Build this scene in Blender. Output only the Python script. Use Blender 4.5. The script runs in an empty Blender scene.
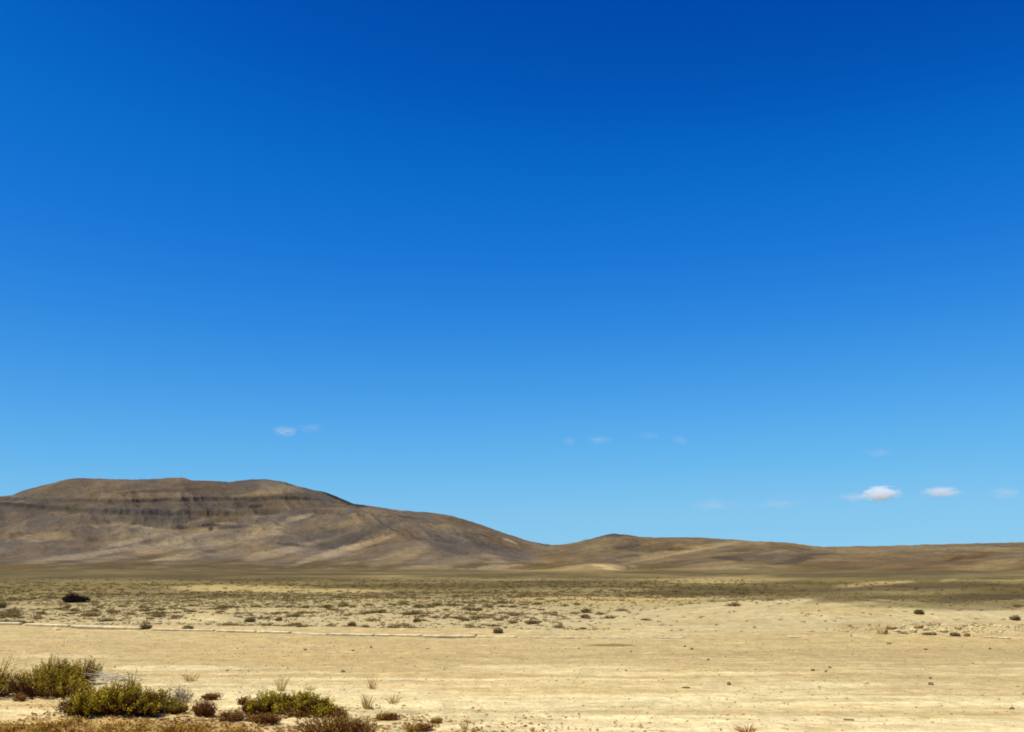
import bpy, math, random
import numpy as np

# ------------------------------------------------------------------ basics
EYE = 1.7
F = 1005.0
PITCH = math.radians(11.36)
CP, SP = math.cos(PITCH), math.sin(PITCH)
SUN_AZ, SUN_EL = -124.0, 62.0          # degrees clockwise from +Y, and height

sc = bpy.context.scene
COL = sc.collection
rng = np.random.default_rng(7)
random.seed(7)


def px_dir(px, py):
    """world azimuth and tan(elevation) of a viewing ray"""
    u = (np.asarray(px, float) - 512) / F
    v = (np.asarray(py, float) - 366) / F
    X = u
    Y = CP + v * SP
    Z = SP - v * CP
    return np.arctan2(X, Y), Z / np.hypot(X, Y)


def to_px(x, y, z):
    """pixel in the photograph of a world point (used to colour the soil where the photo shows it)"""
    zz = z - EYE
    d = y * CP + zz * SP
    up = -y * SP + zz * CP
    ok = d > 0.3
    d = np.where(ok, d, 1.0)
    return np.where(ok, 512 + F * x / d, -9e3), np.where(ok, 366 - F * up / d, -9e3)


# ------------------------------------------------------------------ noise
def _hash(ix, iy, seed):
    h = (ix * 374761393 + iy * 668265263 + seed * 974634777) & 0xFFFFFFFF
    h = ((h ^ (h >> 13)) * 1274126177) & 0xFFFFFFFF
    return (h ^ (h >> 16)) & 0xFFFF


def noise(x, y, seed=0):
    x = np.asarray(x, float)
    y = np.asarray(y, float)
    ix = np.floor(x).astype(np.int64)
    iy = np.floor(y).astype(np.int64)
    fx, fy = x - ix, y - iy
    ux = fx * fx * fx * (fx * (fx * 6 - 15) + 10)
    uy = fy * fy * fy * (fy * (fy * 6 - 15) + 10)

    def g(dx, dy):
        a = _hash(ix + dx, iy + dy, seed) * (2 * math.pi / 65536)
        return np.cos(a) * (fx - dx) + np.sin(a) * (fy - dy)
    a = g(0, 0) + ux * (g(1, 0) - g(0, 0))
    b = g(0, 1) + ux * (g(1, 1) - g(0, 1))
    return (a + uy * (b - a)) * 1.5


def fbm(x, y, octv=4, seed=0, gain=0.5):
    s, a, t = 0, 1.0, 0
    for k in range(octv):
        s = s + a * noise(x * 2.03 ** k + 17.3 * k, y * 2.03 ** k - 9.1 * k, seed + k)
        t += a
        a *= gain
    return s / t * 1.4


def ridged(x, y, octv=4, seed=0):
    s, a, t = 0, 1.0, 0
    for k in range(octv):
        n = 1 - np.abs(noise(x * 2.0 ** k + 5.7 * k, y * 2.0 ** k + 3.3 * k, seed + k)) * 1.6
        s = s + a * n
        t += a
        a *= 0.5
    return s / t


def smooth(e0, e1, x):
    t = np.clip((x - e0) / (e1 - e0), 0, 1)
    return t * t * (3 - 2 * t)


# ------------------------------------------------------------------ materials
class NT:
    def __init__(s, name):
        s.m = bpy.data.materials.new(name)
        s.m.use_nodes = True
        s.t = s.m.node_tree
        s.b = s.t.nodes['Principled BSDF']
        s.out = s.t.nodes['Material Output']
        s.b.inputs['Roughness'].default_value = 0.95
        s.b.inputs['Specular IOR Level'].default_value = 0.1

    def n(s, typ, **kw):
        nd = s.t.nodes.new(typ)
        for k, v in kw.items():
            if k.startswith('i_'):
                key = k[2:]
                key = int(key) if key.isdigit() else key.replace('_', ' ')
                nd.inputs[key].default_value = v
            else:
                setattr(nd, k, v)
        return nd

    def l(s, a, b):
        s.t.links.new(a, b)

    def coord(s, scale=(1, 1, 1), rot=0.0):
        tc = s.n('ShaderNodeTexCoord')
        mp = s.n('ShaderNodeMapping')
        mp.inputs['Scale'].default_value = scale
        mp.inputs['Rotation'].default_value = (0, 0, rot)
        s.l(tc.outputs['Object'], mp.inputs['Vector'])
        return mp.outputs['Vector']

    def noise(s, vec, scale, detail=4, rough=0.55):
        nd = s.n('ShaderNodeTexNoise')
        nd.inputs['Scale'].default_value = scale
        nd.inputs['Detail'].default_value = detail
        nd.inputs['Roughness'].default_value = rough
        s.l(vec, nd.inputs['Vector'])
        return nd.outputs['Fac']

    def ramp(s, fac, lo, hi, a, b):
        mr = s.n('ShaderNodeMapRange')
        mr.inputs['From Min'].default_value = lo
        mr.inputs['From Max'].default_value = hi
        mr.inputs['To Min'].default_value = a
        mr.inputs['To Max'].default_value = b
        s.l(fac, mr.inputs['Value'])
        return mr.outputs['Result']

    def math(s, op, a, b):
        nd = s.n('ShaderNodeMath', operation=op)
        for i, v in enumerate((a, b)):
            if isinstance(v, (int, float)):
                nd.inputs[i].default_value = v
            else:
                s.l(v, nd.inputs[i])
        return nd.outputs[0]

    def scale_col(s, col, fac):
        nd = s.n('ShaderNodeVectorMath', operation='SCALE')
        s.l(col, nd.inputs[0])
        s.l(fac, nd.inputs['Scale'])
        return nd.outputs[0]

    def mix(s, fac, a, b):
        nd = s.n('ShaderNodeMix', data_type='RGBA')
        s.l(fac, nd.inputs['Factor'])
        for i, v in ((6, a), (7, b)):
            if isinstance(v, tuple):
                nd.inputs[i].default_value = v + (1,) if len(v) == 3 else v
            else:
                s.l(v, nd.inputs[i])
        return nd.outputs[2]

    def bump(s, h, strength, dist):
        nd = s.n('ShaderNodeBump')
        nd.inputs['Strength'].default_value = strength
        nd.inputs['Distance'].default_value = dist
        s.l(h, nd.inputs['Height'])
        s.l(nd.outputs['Normal'], s.b.inputs['Normal'])


def attr_col(nt, name='col'):
    a = nt.n('ShaderNodeAttribute', attribute_name=name)
    return a.outputs['Color']


def mat_ground():
    nt = NT('desert_soil')
    c = attr_col(nt)
    v = nt.coord()
    vs = nt.coord((0.10, 1.0, 1.0), 0.05)
    fine = nt.noise(v, 16, 4, 0.7)
    mid = nt.noise(v, 1.6, 5, 0.6)
    strk = nt.noise(vs, 2.6, 4, 0.6)
    f = nt.math('MULTIPLY', nt.ramp(fine, 0.3, 0.7, 0.82, 1.16), nt.ramp(mid, 0.3, 0.7, 0.84, 1.14))
    f = nt.math('MULTIPLY', f, nt.ramp(strk, 0.35, 0.65, 0.93, 1.06))
    c = nt.scale_col(c, f)
    bw = nt.n('ShaderNodeRGBToBW')
    nt.l(attr_col(nt), bw.inputs[0])
    sandy = nt.ramp(bw.outputs[0], 0.20, 0.36, 0, 1)
    org = nt.noise(nt.coord((0.13, 1.0, 1.0), -0.04), 0.9, 5, 0.65)
    c = nt.mix(nt.math('MULTIPLY', sandy, nt.ramp(org, 0.48, 0.66, 0, 0.45)), c, (0.47, 0.295, 0.09))
    blot = nt.noise(v, 4.5, 3, 0.6)
    c = nt.scale_col(c, nt.ramp(blot, 0.3, 0.7, 0.80, 1.15))
    rut = nt.noise(nt.coord((0.11, 1.0, 1.0), 0.03), 6.0, 5, 0.7)
    c = nt.scale_col(c, nt.ramp(rut, 0.34, 0.66, 0.94, 1.07))
    c = nt.mix(nt.math('MULTIPLY', sandy, nt.ramp(rut, 0.50, 0.34, 0, 0.36)), c, (0.40, 0.26, 0.09))
    # dark grit and crumbs lying in the soil
    vo = nt.n('ShaderNodeTexVoronoi')
    vo.inputs['Scale'].default_value = 9
    nt.l(v, vo.inputs['Vector'])
    grit = nt.ramp(vo.outputs['Distance'], 0.10, 0.16, 1, 0)
    sparse = nt.ramp(nt.noise(v, 0.8, 3), 0.52, 0.66, 0, 0.5)
    c = nt.mix(nt.math('MULTIPLY', grit, sparse), c, (0.20, 0.13, 0.07))
    vp = nt.n('ShaderNodeTexVoronoi')
    vp.inputs['Scale'].default_value = 6
    nt.l(v, vp.inputs['Vector'])
    pal = nt.ramp(vp.outputs['Distance'], 0.12, 0.2, 1, 0)
    sp2 = nt.ramp(nt.noise(v, 0.37, 3), 0.5, 0.68, 0, 0.45)
    c = nt.mix(nt.math('MULTIPLY', sandy, nt.math('MULTIPLY', pal, sp2)), c, (0.66, 0.57, 0.42))
    nt.l(c, nt.b.inputs['Base Color'])
    h = nt.math('ADD', nt.math('MULTIPLY', fine, 0.25), mid)
    nt.bump(h, 0.9, 0.13)
    return nt.m


def mat_hill():
    nt = NT('hill_soil')
    c = attr_col(nt)
    v = nt.coord()
    a = nt.noise(v, 0.10, 5, 0.65)
    b = nt.noise(v, 0.022, 5, 0.6)
    vs = nt.coord((1.0, 0.25, 3.0))
    st = nt.noise(vs, 0.03, 4, 0.6)
    f = nt.math('MULTIPLY', nt.ramp(a, 0.3, 0.7, 0.81, 1.18), nt.ramp(b, 0.3, 0.7, 0.84, 1.16))
    f = nt.math('MULTIPLY', f, nt.ramp(st, 0.35, 0.65, 0.88, 1.1))
    c = nt.scale_col(c, f)
    fine = nt.noise(v, 0.33, 3, 0.7)
    c = nt.scale_col(c, nt.ramp(fine, 0.3, 0.7, 0.78, 1.2))
    vo = nt.n('ShaderNodeTexVoronoi')
    vo.inputs['Scale'].default_value = 0.11
    nt.l(v, vo.inputs['Vector'])
    dots = nt.math('MULTIPLY', nt.ramp(vo.outputs['Distance'], 0.16, 0.3, 1, 0), nt.ramp(nt.noise(v, 0.012, 3), 0.42, 0.6, 0, 0.6))
    c = nt.mix(dots, c, (0.062, 0.052, 0.026))
    tint = nt.noise(v, 0.008, 3, 0.6)
    c2 = nt.n('ShaderNodeVectorMath', operation='MULTIPLY')
    nt.l(c, c2.inputs[0])
    tc = nt.mix(nt.ramp(tint, 0.38, 0.62, 0, 1), (1.0, 1.0, 1.06), (1.06, 0.98, 0.84))
    nt.l(tc, c2.inputs[1])
    nt.l(c2.outputs[0], nt.b.inputs['Base Color'])
    h = nt.math('ADD', nt.math('MULTIPLY', a, 0.5), b)
    nt.bump(h, 0.7, 9.0)
    return nt.m


def mat_leaf():
    nt = NT('succulent_leaf')
    c = attr_col(nt)
    nt.l(c, nt.b.inputs['Base Color'])
    nt.b.inputs['Roughness'].default_value = 0.7
    # a little light comes through the thin leaves
    tr = nt.n('ShaderNodeBsdfTranslucent')
    nt.l(c, tr.inputs['Color'])
    mx = nt.n('ShaderNodeMixShader')
    mx.inputs[0].default_value = 0.18
    nt.l(nt.b.outputs[0], mx.inputs[1])
    nt.l(tr.outputs[0], mx.inputs[2])
    nt.l(mx.outputs[0], nt.out.inputs['Surface'])
    return nt.m


def mat_attr(name, rough=0.9, nscale=8, lo=0.75, hi=1.2, bump=0.02):
    nt = NT(name)
    c = attr_col(nt)
    v = nt.coord()
    n = nt.noise(v, nscale, 5, 0.65)
    nt.l(nt.scale_col(c, nt.ramp(n, 0.3, 0.7, lo, hi)), nt.b.inputs['Base Color'])
    nt.b.inputs['Roughness'].default_value = rough
    nt.bump(n, 0.6, bump)
    return nt.m


def mat_plain(name, col, nscale=20, var=0.25, bump=0.01, col2=None):
    nt = NT(name)
    v = nt.coord()
    n = nt.noise(v, nscale, 5, 0.65)
    a = tuple(x * (1 - var) for x in col)
    b = col2 or tuple(min(1, x * (1 + var)) for x in col)
    nt.l(nt.mix(nt.ramp(n, 0.35, 0.65, 0, 1), a, b), nt.b.inputs['Base Color'])
    nt.bump(n, 0.6, bump)
    return nt.m


M_GROUND, M_HILL, M_LEAF = mat_ground(), mat_hill(), mat_leaf()
M_STONE = mat_plain('dark_stone', (0.17, 0.12, 0.06), 14, 0.4, 0.02)
M_PALE = mat_plain('pale_stone', (0.54, 0.425, 0.22), 14, 0.2, 0.02)
M_BROWN = mat_plain('brown_stone', (0.36, 0.235, 0.105), 9, 0.35, 0.02)
M_KERB = mat_plain('weathered_concrete', (0.58, 0.495, 0.31), 7, 0.22, 0.01)
M_STEM = mat_plain('woody_stem', (0.105, 0.045, 0.02), 30, 0.3, 0.003)
M_GREY = mat_plain('dead_grey_twig', (0.44, 0.39, 0.28), 30, 0.25, 0.003)
M_DRY = mat_plain('dry_straw_stem', (0.50, 0.36, 0.15), 30, 0.3, 0.003)
M_RUSTY = mat_plain('rusty_stem', (0.34, 0.16, 0.045), 30, 0.3, 0.003)


# ------------------------------------------------------------------ mesh helpers
def mesh_from(name, verts, faces, mat, parent=None, cols=None, shade=False, link=True):
    """faces: (n,3) or (n,4) int array"""
    me = bpy.data.meshes.new(name)
    verts = np.asarray(verts, np.float32)
    faces = np.asarray(faces, np.int32)
    k = faces.shape[1]
    me.vertices.add(len(verts))
    me.vertices.foreach_set('co', verts.ravel())
    me.loops.add(faces.size)
    me.loops.foreach_set('vertex_index', faces.ravel())
    me.polygons.add(len(faces))
    me.polygons.foreach_set('loop_start', np.arange(0, faces.size, k, dtype=np.int32))
    me.polygons.foreach_set('loop_total', np.full(len(faces), k, np.int32))
    if shade:
        me.polygons.foreach_set('use_smooth', np.ones(len(faces), bool))
    me.update(calc_edges=True)
    if cols is not None:
        at = me.color_attributes.new('col', 'FLOAT_COLOR', 'POINT')
        c4 = np.ones((len(verts), 4), np.float32)
        c4[:, :3] = cols
        at.data.foreach_set('color', c4.ravel())
    me.materials.append(mat)
    ob = bpy.data.objects.new(name, me)
    if link:
        COL.objects.link(ob)
    if parent is not None:
        ob.parent = parent
    return ob


def tag(o, label=None, cat=None, group=None, kind=None):
    if label:
        o['label'] = label
    if cat:
        o['category'] = cat
    if group:
        o['group'] = group
    if kind:
        o['kind'] = kind
    return o


def empty(name, loc):
    o = bpy.data.objects.new(name, None)
    o.empty_display_size = 0.1
    o.location = loc
    COL.objects.link(o)
    return o


def copy_tree(o):
    c = o.copy()
    COL.objects.link(c)
    for ch in [x for x in bpy.data.objects if x.parent == o]:
        d = ch.copy()
        COL.objects.link(d)
        d.parent = c
    return c


def grid_faces(nr, na):
    i = np.arange(nr - 1)[:, None] * na + np.arange(na - 1)[None, :]
    return np.stack([i, i + 1, i + na + 1, i + na], -1).reshape(-1, 4)


# ------------------------------------------------------------------ ground
def ground_h(x, y):
    x = np.asarray(x, float)
    y = np.asarray(y, float)
    r = np.hypot(x, y)
    h = 0.035 * fbm(x * 0.45, y * 0.45, 4, 3) * smooth(2, 9, r)
    h = h + 0.12 * fbm(x * 0.06, y * 0.11, 4, 11) * smooth(24, 45, r)
    h = h + 0.45 * fbm(x * 0.012, y * 0.03, 3, 21) * smooth(70, 200, r)
    # low bank of spoil on the right behind the track
    def bump(cx, cy, rx, ry, hh, p=1.0):
        d = ((x - cx) / rx) ** 2 + ((y - cy) / ry) ** 2
        return hh * np.exp(-d ** p)
    n = 1 + 0.25 * fbm(x * 0.35, y * 0.35, 3, 31)
    h = h + n * bump(9.6, 37.0, 5.2, 5.0, 0.50, 1.4)
    h = h + n * bump(16.5, 35.5, 7.5, 4.5, 0.34, 1.2)
    h = h + n * bump(10.6, 28.2, 1.7, 0.9, 0.16)
    h = h + n * bump(13.0, 27.6, 1.2, 0.8, 0.14)
    # small sandy hummock beyond the kerb on the left, and a low roll at the kerb line
    h = h + n * bump(-9.9, 33.5, 1.0, 1.0, 0.28)
    h = h + 0.10 * np.exp(-((y - (30.4 - 0.21 * (x + 14))) / 1.2) ** 2) * smooth(30, 10, np.abs(x))
    # ruts of the dirt track (run across the view)
    tw = 0.35 * fbm(x * 0.05, 0 * x, 2, 5)
    for yy, w, d in ((13.2, 0.35, .018), (15.1, 0.3, .02), (17.0, 0.4, .022), (18.7, .35, .018)):
        h = h - d * np.exp(-((y + tw + 0.01 * x - yy) / w) ** 2) * (0.5 + 0.5 * noise(x * 0.3, y * 0.2, 9))
    h = h + 0.012 * fbm(x * 2.6, y * 2.6, 3, 15) * smooth(4, 8, r) * smooth(40, 20, r)
    # hummocks under the foreground shrubs
    h = h + bump(-6.0, 12.2, 1.3, 0.7, 0.10) + bump(-4.3, 11.6, 0.8, 0.6, 0.08) + bump(-2.5, 12.2, .7, .5, .06)
    return h


def gpt(px, py):
    """ground point seen at a pixel"""
    az, te = px_dir(px, py)
    az, te = float(az), float(te)
    r = EYE / max(-te, 1e-4)
    for _ in range(25):
        x, y = r * math.sin(az), r * math.cos(az)
        rn = (EYE - float(ground_h(x, y))) / max(-te, 1e-4)
        r = 0.6 * r + 0.4 * rn
    x, y = r * math.sin(az), r * math.cos(az)
    return x, y, float(ground_h(x, y))


SAND = np.array((0.69, 0.555, 0.275))
TAN = np.array((0.45, 0.330, 0.138))
CREAM = np.array((0.47, 0.375, 0.180))
SCRUB = np.array((0.22, 0.165, 0.056))
OLIVE = np.array((0.142, 0.102, 0.028))
GREYB = np.array((0.106, 0.074, 0.024))
STRAW = np.array((0.46, 0.34, 0.12))


def lerp(a, b, t):
    return a + (b - a) * t[..., None]


# soil patches: (px, py, half width, half height, colour, strength)
GP = [
    (240, 588, 75, 3.2, STRAW, .8), (320, 591, 70, 2.6, STRAW, .6), (80, 602, 60, 3, CREAM, .2),
    (560, 569, 85, 3.6, STRAW, .35), (720, 580, 78, 4.2, STRAW * .72, .7), (860, 583, 55, 3.0, STRAW * .6, .4),
    (960, 579, 22, 2.2, STRAW * .6, .3), (620, 599, 120, 1.6, STRAW, .8), (430, 600, 120, 1.8, STRAW, .45),
    (620, 630, 120, 6, CREAM * 1.12, .6), (180, 668, 70, 3, SAND, .8), (90, 656, 90, 2, SAND, .4),
    (560, 668, 110, 4.5, SAND, .6), (470, 676, 90, 3, TAN * 1.02, .6), (940, 676, 160, 7, TAN * .96, .6),
    (640, 655, 180, 6, TAN * .95, .5), (880, 655, 160, 8, TAN * .93, .6), (160, 650, 160, 8, TAN * .97, .4),
    (840, 700, 120, 2, TAN * 1.1, .5), (980, 716, 90, 3, TAN * 1.1, .5), (820, 728, 40, 5, TAN, .5), (650, 692, 90, 2, TAN * 1.1, .5),
    (90, 726, 150, 10, np.array((.42, .26, .075)), .75), (60, 706, 70, 5, np.array((.50, .33, .12)), .6), (170, 708, 60, 5, np.array((.52, .36, .14)), .5), (250, 730, 60, 5, np.array((.42, .28, .10)), .4),
    (900, 590, 190, 11, np.array((.122, .084, .020)), .95), (970, 604, 90, 7, np.array((.165, .122, .040)), .75), (700, 590, 120, 5, np.array((.120, .084, .022)), .7), (200, 576, 360, 6, np.array((.100, .072, .023)), .8),
    (560, 580, 200, 5, np.array((.112, .079, .023)), .6),
    (845, 610, 55, 5, STRAW * .9, .5), (205, 617, 28, 5, CREAM * 1.1, .5), (850, 640, 150, 3, STRAW, .4), (760, 622, 120, 10, CREAM * 1.0, .5),
    (330, 655, 200, 5, np.array((.47, .33, .125)), .5), (1000, 690, 120, 6, np.array((.46, .32, .12)), .5), (560, 690, 160, 3, np.array((.52, .37, .14)), .5), (610, 645, 26, 1.5, GREYB * 1.2, .7),  # last entry: narrow grey patch coloured on the track
    (860, 628, 26, 5, np.array((.36, .26, .10)), .5),
    
    (885, 593, 90, 2.2, np.array((.20, .15, .05)), .75), (985, 597, 46, 3.2, np.array((.085, .060, .020)), .85), (1010, 582, 20, 2.0, STRAW * .6, .5),
    (905, 606, 60, 2.2, np.array((.21, .155, .05)), .5), (555, 581, 62, 2.4, np.array((.092, .068, .022)), .85), (580, 590, 85, 3.0, np.array((.26, .195, .075)), .65),
    (710, 592, 62, 4.0, np.array((.105, .080, .022)), .7), (605, 602, 95, 1.2, STRAW, .9), (715, 580.5, 50, 2.8, STRAW * .82, .75), (820, 598, 40, 2.0, np.array((.20, .15, .05)), .5),
    (100, 580, 90, 1.8, np.array((.24, .18, .065)), .5), (95, 573, 90, 2, np.array((.15, .112, .04)), .5),
]

# slanting washes and darker strips where the slopes run out on to the plain: x0, y0, x1, y1, half width, colour, strength
DIAG = [(780, 591, 1010, 584, 2.4, np.array((.085, .060, .022)), .8), (838, 586.5, 916, 580.5, 1.9, STRAW * .80, .85), (940, 581.2, 958, 579, 1.4, STRAW * .72, .75),
        (800, 597, 970, 590.5, 2.0, np.array((.20, .148, .055)), .7), (930, 602, 1040, 594, 3.0, np.array((.090, .063, .024)), .75),
        (650, 585, 780, 574, 1.6, STRAW * .70, .5), (560, 586, 700, 579, 1.5, np.array((.19, .142, .055)), .5), (640, 592, 780, 586, 2.2, np.array((.095, .070, .022)), .6),
        (880, 579, 1030, 574, 1.6, np.array((.20, .145, .055)), .6), (700, 572, 840, 568, 1.4, np.array((.19, .14, .055)), .5), (420, 582, 560, 577, 1.5, np.array((.20, .15, .06)), .5),
        (120, 584, 280, 577, 1.6, np.array((.20, .15, .06)), .45), (0, 577, 160, 571, 1.4, np.array((.17, .128, .05)), .45), (300, 580, 470, 573, 1.4, np.array((.16, .12, .048)), .45)]


def ground_color(x, y, z):
    r = np.hypot(x, y)
    px, py = to_px(x, y, z)
    w1 = fbm(x * 0.25, y * 0.5, 4, 41)
    w2 = fbm(x * 0.05, y * 0.12, 4, 42)
    yk = 30.4 - 0.21 * (x + 14)                      # kerb line
    yk = np.where(x > 2, 27.0, np.maximum(yk, 25.3))
    c = np.broadcast_to(SAND, x.shape + (3,)).copy()
    t = smooth(14.5, 18.5, r + 2.0 * w1 + 1.2 * w2)
    c = lerp(c, TAN, t * (0.85 + 0.15 * w1))
    # wheel streaks along the track
    s = fbm(x * 0.035, y * 1.3 + 0.01 * x, 4, 43)
    c = lerp(c, SAND * 1.02, smooth(0.08, 0.4, s) * 0.75 * smooth(24, 19, r))
    c = lerp(c, TAN * 0.93, smooth(0.1, 0.5, -s) * 0.6 * smooth(26, 14, r))
    beyond = smooth(-0.3, 0.5, y - yk + 0.25 * w1)
    c = lerp(c, CREAM, beyond)
    # thickening scrub litter with distance
    d = smooth(32, 66, r + 10 * w2)
    c = lerp(c, SCRUB * 1.2, d * 0.8 * beyond)
    c = lerp(c, OLIVE * 1.1, smooth(55, 95, r + 16 * w2) * 0.9)
    far = smooth(130, 260, r + 40 * w2)
    c = lerp(c, GREYB, far)
    m = smooth(-0.1, 0.5, fbm(x * 0.18, y * 0.12, 4, 47)) * smooth(38, 60, r) * smooth(400, 150, r)
    c = lerp(c, SCRUB * 0.95, m * 0.6)
    m = smooth(0.15, 0.55, fbm(x * 0.02, y * 0.01, 4, 48)) * smooth(90, 180, r)
    c = lerp(c, STRAW * 0.7, m * 0.25)
    late = fbm(x * .022, y * .016, 4, 49) * smooth(60, 110, r)
    late2 = fbm(x * .10, y * .045, 3, 50) * smooth(45, 80, r) * smooth(400, 200, r)
    for (cx, cy, hx, hy, cc, st) in GP:
        dd = ((px - cx) / hx) ** 2 + ((py - cy) / hy) ** 2
        dd = dd * (1 + 0.6 * w1) + 0.25 * w2
        c = lerp(c, cc, st * smooth(1.35, 0.45, dd))
    for (x0, y0, x1, y1, hw, cc, st) in DIAG:
        t_ = np.clip((px - x0) / (x1 - x0), -.2, 1.2)
        end = smooth(-.15, .2, t_) * smooth(1.15, .8, t_)
        dd = np.abs(py - (y0 + (y1 - y0) * t_)) / (hw * (1 + .5 * w2))
        c = lerp(c, cc, st * end * smooth(1.5, .3, dd))
    c = lerp(c, STRAW * .62, smooth(.05, .5, late) * .5)
    c = lerp(c, OLIVE * .62, smooth(.05, .5, -late) * .5)
    c = c * (1 + .28 * late2)[..., None]
    return c * (1 + 0.10 * w1 + 0.06 * w2)[..., None]


def build_ground():
    az = np.concatenate([np.linspace(-180, -36, 90, endpoint=False), np.linspace(-36, 36, 760, endpoint=False),
                         np.linspace(36, 180, 91)]) * math.pi / 180
    # rings evenly spaced in depression angle near by, then geometric out to the horizon
    dep = np.linspace(170, 6.0, 560)
    r1 = EYE * F / dep
    r = np.concatenate([np.geomspace(0.25, r1[0] * 0.98, 30), r1, np.geomspace(r1[-1] * 1.03, 30000, 60)])
    R, A = np.meshgrid(r, az, indexing='ij')
    X, Y = R * np.sin(A), R * np.cos(A)
    Z = ground_h(X, Y)
    Z = np.where(R > 3000, Z * 0, Z)
    c = ground_color(X, Y, Z)
    V = np.stack([X, Y, Z], -1).reshape(-1, 3)
    o = mesh_from('ground', V, grid_faces(len(r), len(az)), M_GROUND, cols=c.reshape(-1, 3), shade=True)
    tag(o, 'pale sandy desert plain with a dirt track running across it', None, None, 'structure')


build_ground()

# ------------------------------------------------------------------ hills
PROF_T = np.array([0, .12, .28, .45, .6, .72, .82, .9, .96, 1.0, 1.06, 1.25, 1.6, 2.1, 2.6])
PROF_H = np.array([0, .02, .08, .20, .36, .55, .74, .89, .97, 1.0, .99, .88, .55, .18, -.02])


def smooth_interp(x, xp, fp, win, n=4000):
    xs = np.linspace(xp[0] - 3 * win, xp[-1] + 3 * win, n)
    ys = np.interp(xs, xp, fp)
    k = max(1, int(win / (xs[1] - xs[0])))
    ker = np.hanning(2 * k + 3)
    ker /= ker.sum()
    yp = np.pad(ys, (k + 1, k + 1), mode='edge')
    ys = np.convolve(yp, ker, 'valid')
    return np.interp(x, xs, ys)


def layer(A, R, pts, rc, rf, seed, rough=.12, sk=0.5, wl=170.0, prof=None, fine=0.4):
    """one hill range: crest follows the skyline points at its own distance rc, foot at rf"""
    pts = np.array(pts, float)
    a, te = px_dir(pts[:, 0], pts[:, 1])
    az1 = A[0]
    RC = np.interp(az1, np.radians([-60, -27, 27, 60]), rc)
    RF = np.interp(az1, np.radians([-60, -27, 27, 60]), rf)
    te1 = smooth_interp(az1, a, te, 0.004)
    te1 = te1 + fine / F * fbm(az1 * 90, az1 * 0, 4, seed + 90)
    H = EYE + RC * te1
    T = (R - RF) / (RC - RF)
    x, y = R * np.sin(A), R * np.cos(A)
    wob = 0.16 * fbm(x / 420, y / 420, 3, seed + 5)
    Tw = T + wob * smooth(0, .5, T) * smooth(1.0, .7, T)
    P = np.interp(Tw, PROF_T if prof is None else prof[0], PROF_H if prof is None else prof[1])
    P = np.minimum(P, 1.0)
    g = ridged((x + sk * y) / wl, (y - sk * x) / (wl * 2.6), 5, seed)
    win = smooth(0.05, .45, T) * smooth(.97, .65, T)
    h = H * P * (1 + rough * win * (g - 0.62) * 2)
    return h, T, g


def paint(c, px, py, patches, w):
    for (cx, cy, hx, hy, ang, cc, st) in patches:
        ca, sa = math.cos(math.radians(ang)), math.sin(math.radians(ang))
        dx, dy = px - cx, py - cy
        u, v = (dx * ca - dy * sa) / hx, (dx * sa + dy * ca) / hy
        dd = (u * u + v * v) * (1 + 0.75 * w) + 0.3 * w
        c = lerp(c, cc, .72 * st * smooth(1.4, 0.2, dd))
    return c


HB = np.array((0.124, 0.094, 0.056))     # stony brown
HT = np.array((0.270, 0.206, 0.110))       # tan soil
HG = np.array((0.088, 0.074, 0.056))     # grey rubble
HD = np.array((0.046, 0.038, 0.030))     # dark basalt ledges, also dark gully marks
HR = np.array((0.125, 0.083, 0.046))     # reddish


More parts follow.
